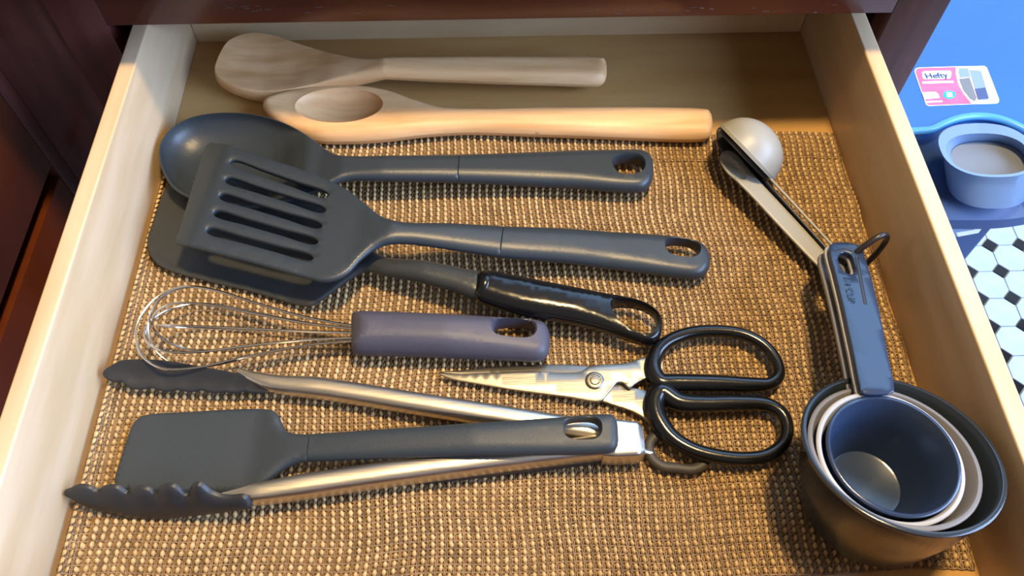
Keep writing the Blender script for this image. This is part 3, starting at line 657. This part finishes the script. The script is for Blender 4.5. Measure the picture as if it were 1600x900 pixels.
rc = fp(1166, 240, .0225); D = fp(1204, 280, .020)-fp(1130, 203, .022); view = rc-CP; nrm = np.cross(D, view); nrm /= np.linalg.norm(nrm)
if nrm[0] < 0: nrm = -nrm
Dn = D/np.linalg.norm(D); wd = np.cross(nrm, Dn)
tb = thing('measuring_spoon', 'pale grey measuring spoon with the big round bowl turned on its side', 'measuring spoon', fp(1250, 320, 0), G)
hemi('bowl', tb, rc, D, nrm, np.linalg.norm(D)/2*1.02, M['spoon_light'], squash=.88)
e0 = rc+Dn*np.linalg.norm(D)/2*.95; e1_ = fp(1367, 455, .0105)
strip('handle', tb, e0, e1_, wd, .0100, .0017, M['spoon_light'])
tb = thing('measuring_spoon', 'dark measuring spoon nested inside the big pale round one', 'measuring spoon', fp(1240, 320, 0), G)
rc2 = rc-nrm*.0030-Dn*.0005; hemi('bowl', tb, rc2, D, nrm, np.linalg.norm(D)/2*.93, M['spoon_dark'], squash=.8)
strip('handle', tb, rc2+Dn*np.linalg.norm(D)/2*.9, fp(1358, 462, .0100), wd, .0095, .0017, M['spoon_dark'])
tb = thing('measuring_spoon', 'narrow dark measuring spoon between nested bowls and small pale spoon', 'measuring spoon', fp(1200, 300, 0), G)
ax = Ax([(1122, 212, .0125, .002), (1200, 300, .0110, .002), (1345, 462, .0078, .002)], tilt=.3)
slab('bowl', [(1119, 210), (1122, 200), (1131, 199), (1146, 212), (1165, 238), (1186, 266), (1210, 296), (1300, 395), (1352, 452), (1346, 468), (1330, 462), (1280, 410), (1200, 320), (1165, 283), (1135, 248), (1122, 228)], ax, M['spoon_dark'], tb, grid=.005)
tb = thing('measuring_spoon', 'smallest pale grey measuring spoon with a shallow oval tip', 'measuring spoon', fp(1200, 330, 0), G)
ax = Ax([(1128, 250, .0215, .0020), (1200, 325, .0180, .0020), (1340, 470, .0100, .0020)])
oc = ax.un(1143, 263)[:2]; of = ell(oc, .0125, .0052, math.atan2(*(ax.d[::-1])))
slab('bowl', [(1125, 248), (1127, 240), (1133, 236), (1143, 237), (1153, 244), (1166, 260), (1185, 282), (1230, 330), (1289, 391), (1345, 450), (1348, 466), (1334, 470), (1272, 411), (1240, 378), (1208, 344), (1166, 299), (1148, 281), (1134, 265)],
     ax, M['spoon_light'], tb, r=.0008, grid=.0018, dtop=lambda V, d: -.0016*np.clip((1-of(V))*4, 0, 1), dbot=lambda V, d: -.002*np.clip((1-of(V))*2, 0, 1), smooth=25)
rg = thing('binder_ring', 'dark plastic ring threaded through the cup and spoon handles', 'ring', fp(1340, 405, .004))
c_ = fp(1341, 408, .0300); ex = np.array([.93, .36, 0]); ex /= np.linalg.norm(ex); ez = np.array([.25, .10, .96]); ez /= np.linalg.norm(ez)
tube('ring_band', [c_+.0118*math.cos(a)*ex+.0225*math.sin(a)*ez for a in np.linspace(0, 2*math.pi, 64, endpoint=False)], .0017, M['ring'], rg, True, seg=12)

# ------------------------------------------------------------------ trash bin on the floor at the right
ZL = -.20
bn = thing('trash_bin', 'plastic trash bin with blue daylight in its colour and a product sticker, right of the cabinet', 'trash bin', (.85, .3, ZF))
front = [(1395, 203), (1430, 202), (1455, 200), (1474, 191), (1500, 182), (1530, 179), (1560, 183), (1585, 192), (1612, 204), (1660, 210), (1760, 212)]
FW = crs([fp(u, v, ZL) for u, v in front], False, n=50)
xl = .545; xr = FW[-1][0]
def extrude_poly(name, pts, z0, z1, m, parent, bev=.002):
    bm = bmesh.new(); vs = [bm.verts.new((float(a[0]), float(a[1]), z1)) for a in pts]; f = bm.faces.new(vs)
    r_ = bmesh.ops.extrude_face_region(bm, geom=[f]); bmesh.ops.translate(bm, verts=[v for v in r_['geom'] if isinstance(v, bmesh.types.BMVert)], vec=(0, 0, z0-z1))
    bmesh.ops.recalc_face_normals(bm, faces=bm.faces)
    ed = [e for e in bm.edges if all(abs(v.co.z-z1) < 1e-6 for v in e.verts)]
    if bev: bmesh.ops.bevel(bm, geom=ed, offset=bev, segments=2, affect='EDGES')
    me = bpy.data.meshes.new(name); bm.to_mesh(me); bm.free(); return finish(me, bpy.data.objects.new(name, me), m, parent, 40)
FW[0][0] = xl
lid = [tuple(p[:2]) for p in FW]+[(xr, .60), (xl, .60)]
extrude_poly('lid', lid, ZL-.03, ZL, M['bin'], bn)
tube('lid_edge', [p+np.array([0, -.001, -.0015]) for p in FW], .0042, M['bin_line'], bn, seg=12)
# front deck below the lid, and the body
Ab = fp(1573, 343, -.285)
bd = [tuple(p[:2]+np.array([0, .004])) for p in FW[::3]]
deck_front = [fp(1400, 342, -.285), fp(1500, 344, -.285), fp(1571, 343, -.285), fp(1620, 336, -.285), fp(1700, 320, -.285)]
V = []; top = [np.array([p[0], p[1]+.002, ZL-.012]) for p in crs(FW, False, n=24)]; bot = crs([np.array(p) for p in deck_front], False, n=24)
lip = [p+np.array([0, 0, -.016]) for p in bot]
V = top+[a*.5+b*.5+np.array([0, 0, -.022]) for a, b in zip(top, bot)]+list(bot)+lip+[p+np.array([0, .02, 0]) for p in lip]
Fc = [(r_*24+i, r_*24+i+1, (r_+1)*24+i+1, (r_+1)*24+i) for r_ in range(4) for i in range(23)]
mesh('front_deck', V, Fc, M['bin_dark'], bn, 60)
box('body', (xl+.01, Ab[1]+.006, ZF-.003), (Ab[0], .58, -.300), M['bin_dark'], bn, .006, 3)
# sticker on the lid
sk = lambda u, v: fp(u, v, ZL+.0006)
def flat(name, px, m, parent, dz, rnd=True, n=None, z=ZL):
    P = [fp(u, v, z)[:2] for u, v in px]; return extrude_poly(name, P, z+dz-.0002, z+dz, m, parent, 0)
s4 = lambda l: [(1410+a/9.412, 90+b/9.412) for a, b in l]
st_ = flat('sticker', s4([(175, 205), (190, 165), (240, 150), (700, 135), (1200, 125), (1240, 150), (1330, 380), (1420, 620), (1415, 660), (1380, 680), (1000, 690), (380, 715), (345, 695), (260, 460)]), M['white'], bn, .0004)
flat('sticker_print', s4([(190, 208), (205, 175), (250, 160), (780, 145), (785, 260), (820, 400), (890, 530), (980, 640), (1010, 685), (390, 705), (355, 685), (270, 455)]), M['pink'], st_, .0007)
flat('sticker_print', s4([(830, 160), (960, 160), (1000, 290), (845, 300), (825, 230)]), M['label_grey'], st_, .0007)
flat('sticker_print', s4([(830, 320), (985, 300), (1090, 600), (1060, 650), (990, 610), (890, 480)]), M['tub_in'], st_, .0007)
flat('sticker_print', s4([(985, 190), (1150, 200), (1270, 600), (1250, 630), (1120, 630), (1075, 500)]), M['label_grey'], st_, .0009)
flat('sticker_print', s4([(1060, 470), (1210, 450), (1262, 610), (1110, 625)]), M['label_deep'], st_, .0011)
flat('sticker_print', s4([(285, 225), (310, 208), (700, 200), (718, 230), (705, 300), (680, 318), (310, 325), (290, 300)]), M['white'], st_, .0009)
flat('sticker_print', s4([(285, 360), (740, 348), (752, 378), (290, 392)]), M['white'], st_, .0009)
flat('sticker_print', s4([(285, 520), (480, 510), (520, 540), (545, 600), (320, 620)]), M['white'], st_, .0009)
flat('sticker_print', s4([(345, 650), (580, 640), (585, 660), (350, 672)]), M['white'], st_, .0009)
cc = [(685+95*math.cos(a), 555+62*math.sin(a)) for a in np.linspace(0, 2*math.pi, 20, endpoint=False)]
flat('sticker_print', s4(cc), M['cyan'], st_, .0009)
flat('sticker_print', s4([(640, 520), (720, 520), (735, 590), (650, 590)]), M['white'], st_, .0011)
a = fp(1442, 118, ZL+.0012); b = fp(1484, 116, ZL+.0012)
text('sticker_lettering', 'Hefty', M['navy'], st_, fp(1463, 118.3, ZL+.0012), b-a, np.cross((0, 0, 1), b-a), .0112, .0001, .00018)
a = fp(1445, 150, ZL+.0012)
# frosted tub set into the front of the bin
def pxring(l, z, n=40): return crs([fp(1400+a/2.81, 80+b/2.81, z) for a, b in l], True, n=n)
def ringell(u, v, a, b, z, n=40, rot=0, sq=2.4):
    c = fp(u, v, z); out = []
    for k in range(n):
        t_ = 2*math.pi*k/n; cx, sx = math.cos(t_), math.sin(t_)
        x = a*math.copysign(abs(cx)**(2/sq), cx); y = b*math.copysign(abs(sx)**(2/sq), sx)
        out.append(c+np.array([x*math.cos(rot)-y*math.sin(rot), x*math.sin(rot)+y*math.cos(rot), 0]))
    return np.array(out)
def loft(name, rings, m, parent, capend=True):
    n = len(rings[0]); V = [p for r_ in rings for p in r_]; Fc = []
    for i in range(len(rings)-1):
        for k in range(n): k2 = (k+1) % n; Fc.append((i*n+k, i*n+k2, (i+1)*n+k2, (i+1)*n+k))
    Fc.append(tuple(range(n)))
    if capend: Fc.append(tuple(reversed(range((len(rings)-1)*n, len(rings)*n))))
    return mesh(name, V, Fc, m, parent, 35)
tp = thing('frosted_tub', 'frosted oval plastic tub standing in the front of the trash bin', 'tub', fp(1540, 290, -.27))
R0 = ringell(1541, 292, .042, .030, -.262); R1 = ringell(1543, 236, .044, .034, -.185)
R2 = ringell(1543, 234, .0475, .036, -.182); R2b = ringell(1543, 234, .0467, .035, -.180); R3 = ringell(1545, 240, .0410, .0270, -.180); R4 = ringell(1545, 244, .039, .0255, -.188)
loft('tub_wall', [R0, (R0+R1)/2, R1, R2, R2b, R3, R4, ringell(1545, 252, .036, .0245, -.203)], M['tub'], tp)
loft('contents', [ringell(1545, 250, .0372, .0246, -.199), ringell(1545, 250, .037, .0244, -.1972)], M['tub_in'], tp)
# torn label on the body front
yb = Ab[1]+.0055
def face(px, m, d):
    P = [onp(u, v, (0, yb-d, 0), (0, 1, 0)) for u, v in px]; n = len(P)
    mesh('body_label', P+[p+np.array([0, .0004, 0]) for p in P], [tuple(range(n)), tuple(reversed(range(n, 2*n)))]+[(i, (i+1) % n, n+(i+1) % n, n+i) for i in range(n)], m, bn, 0)
face([(1480, 348), (1542, 345), (1528, 364), (1495, 370), (1488, 372)], M['label_grey'], .0004)
face([(1494, 364), (1522, 359), (1534, 345), (1543, 345), (1529, 364), (1497, 370)], M['white'], .0008)
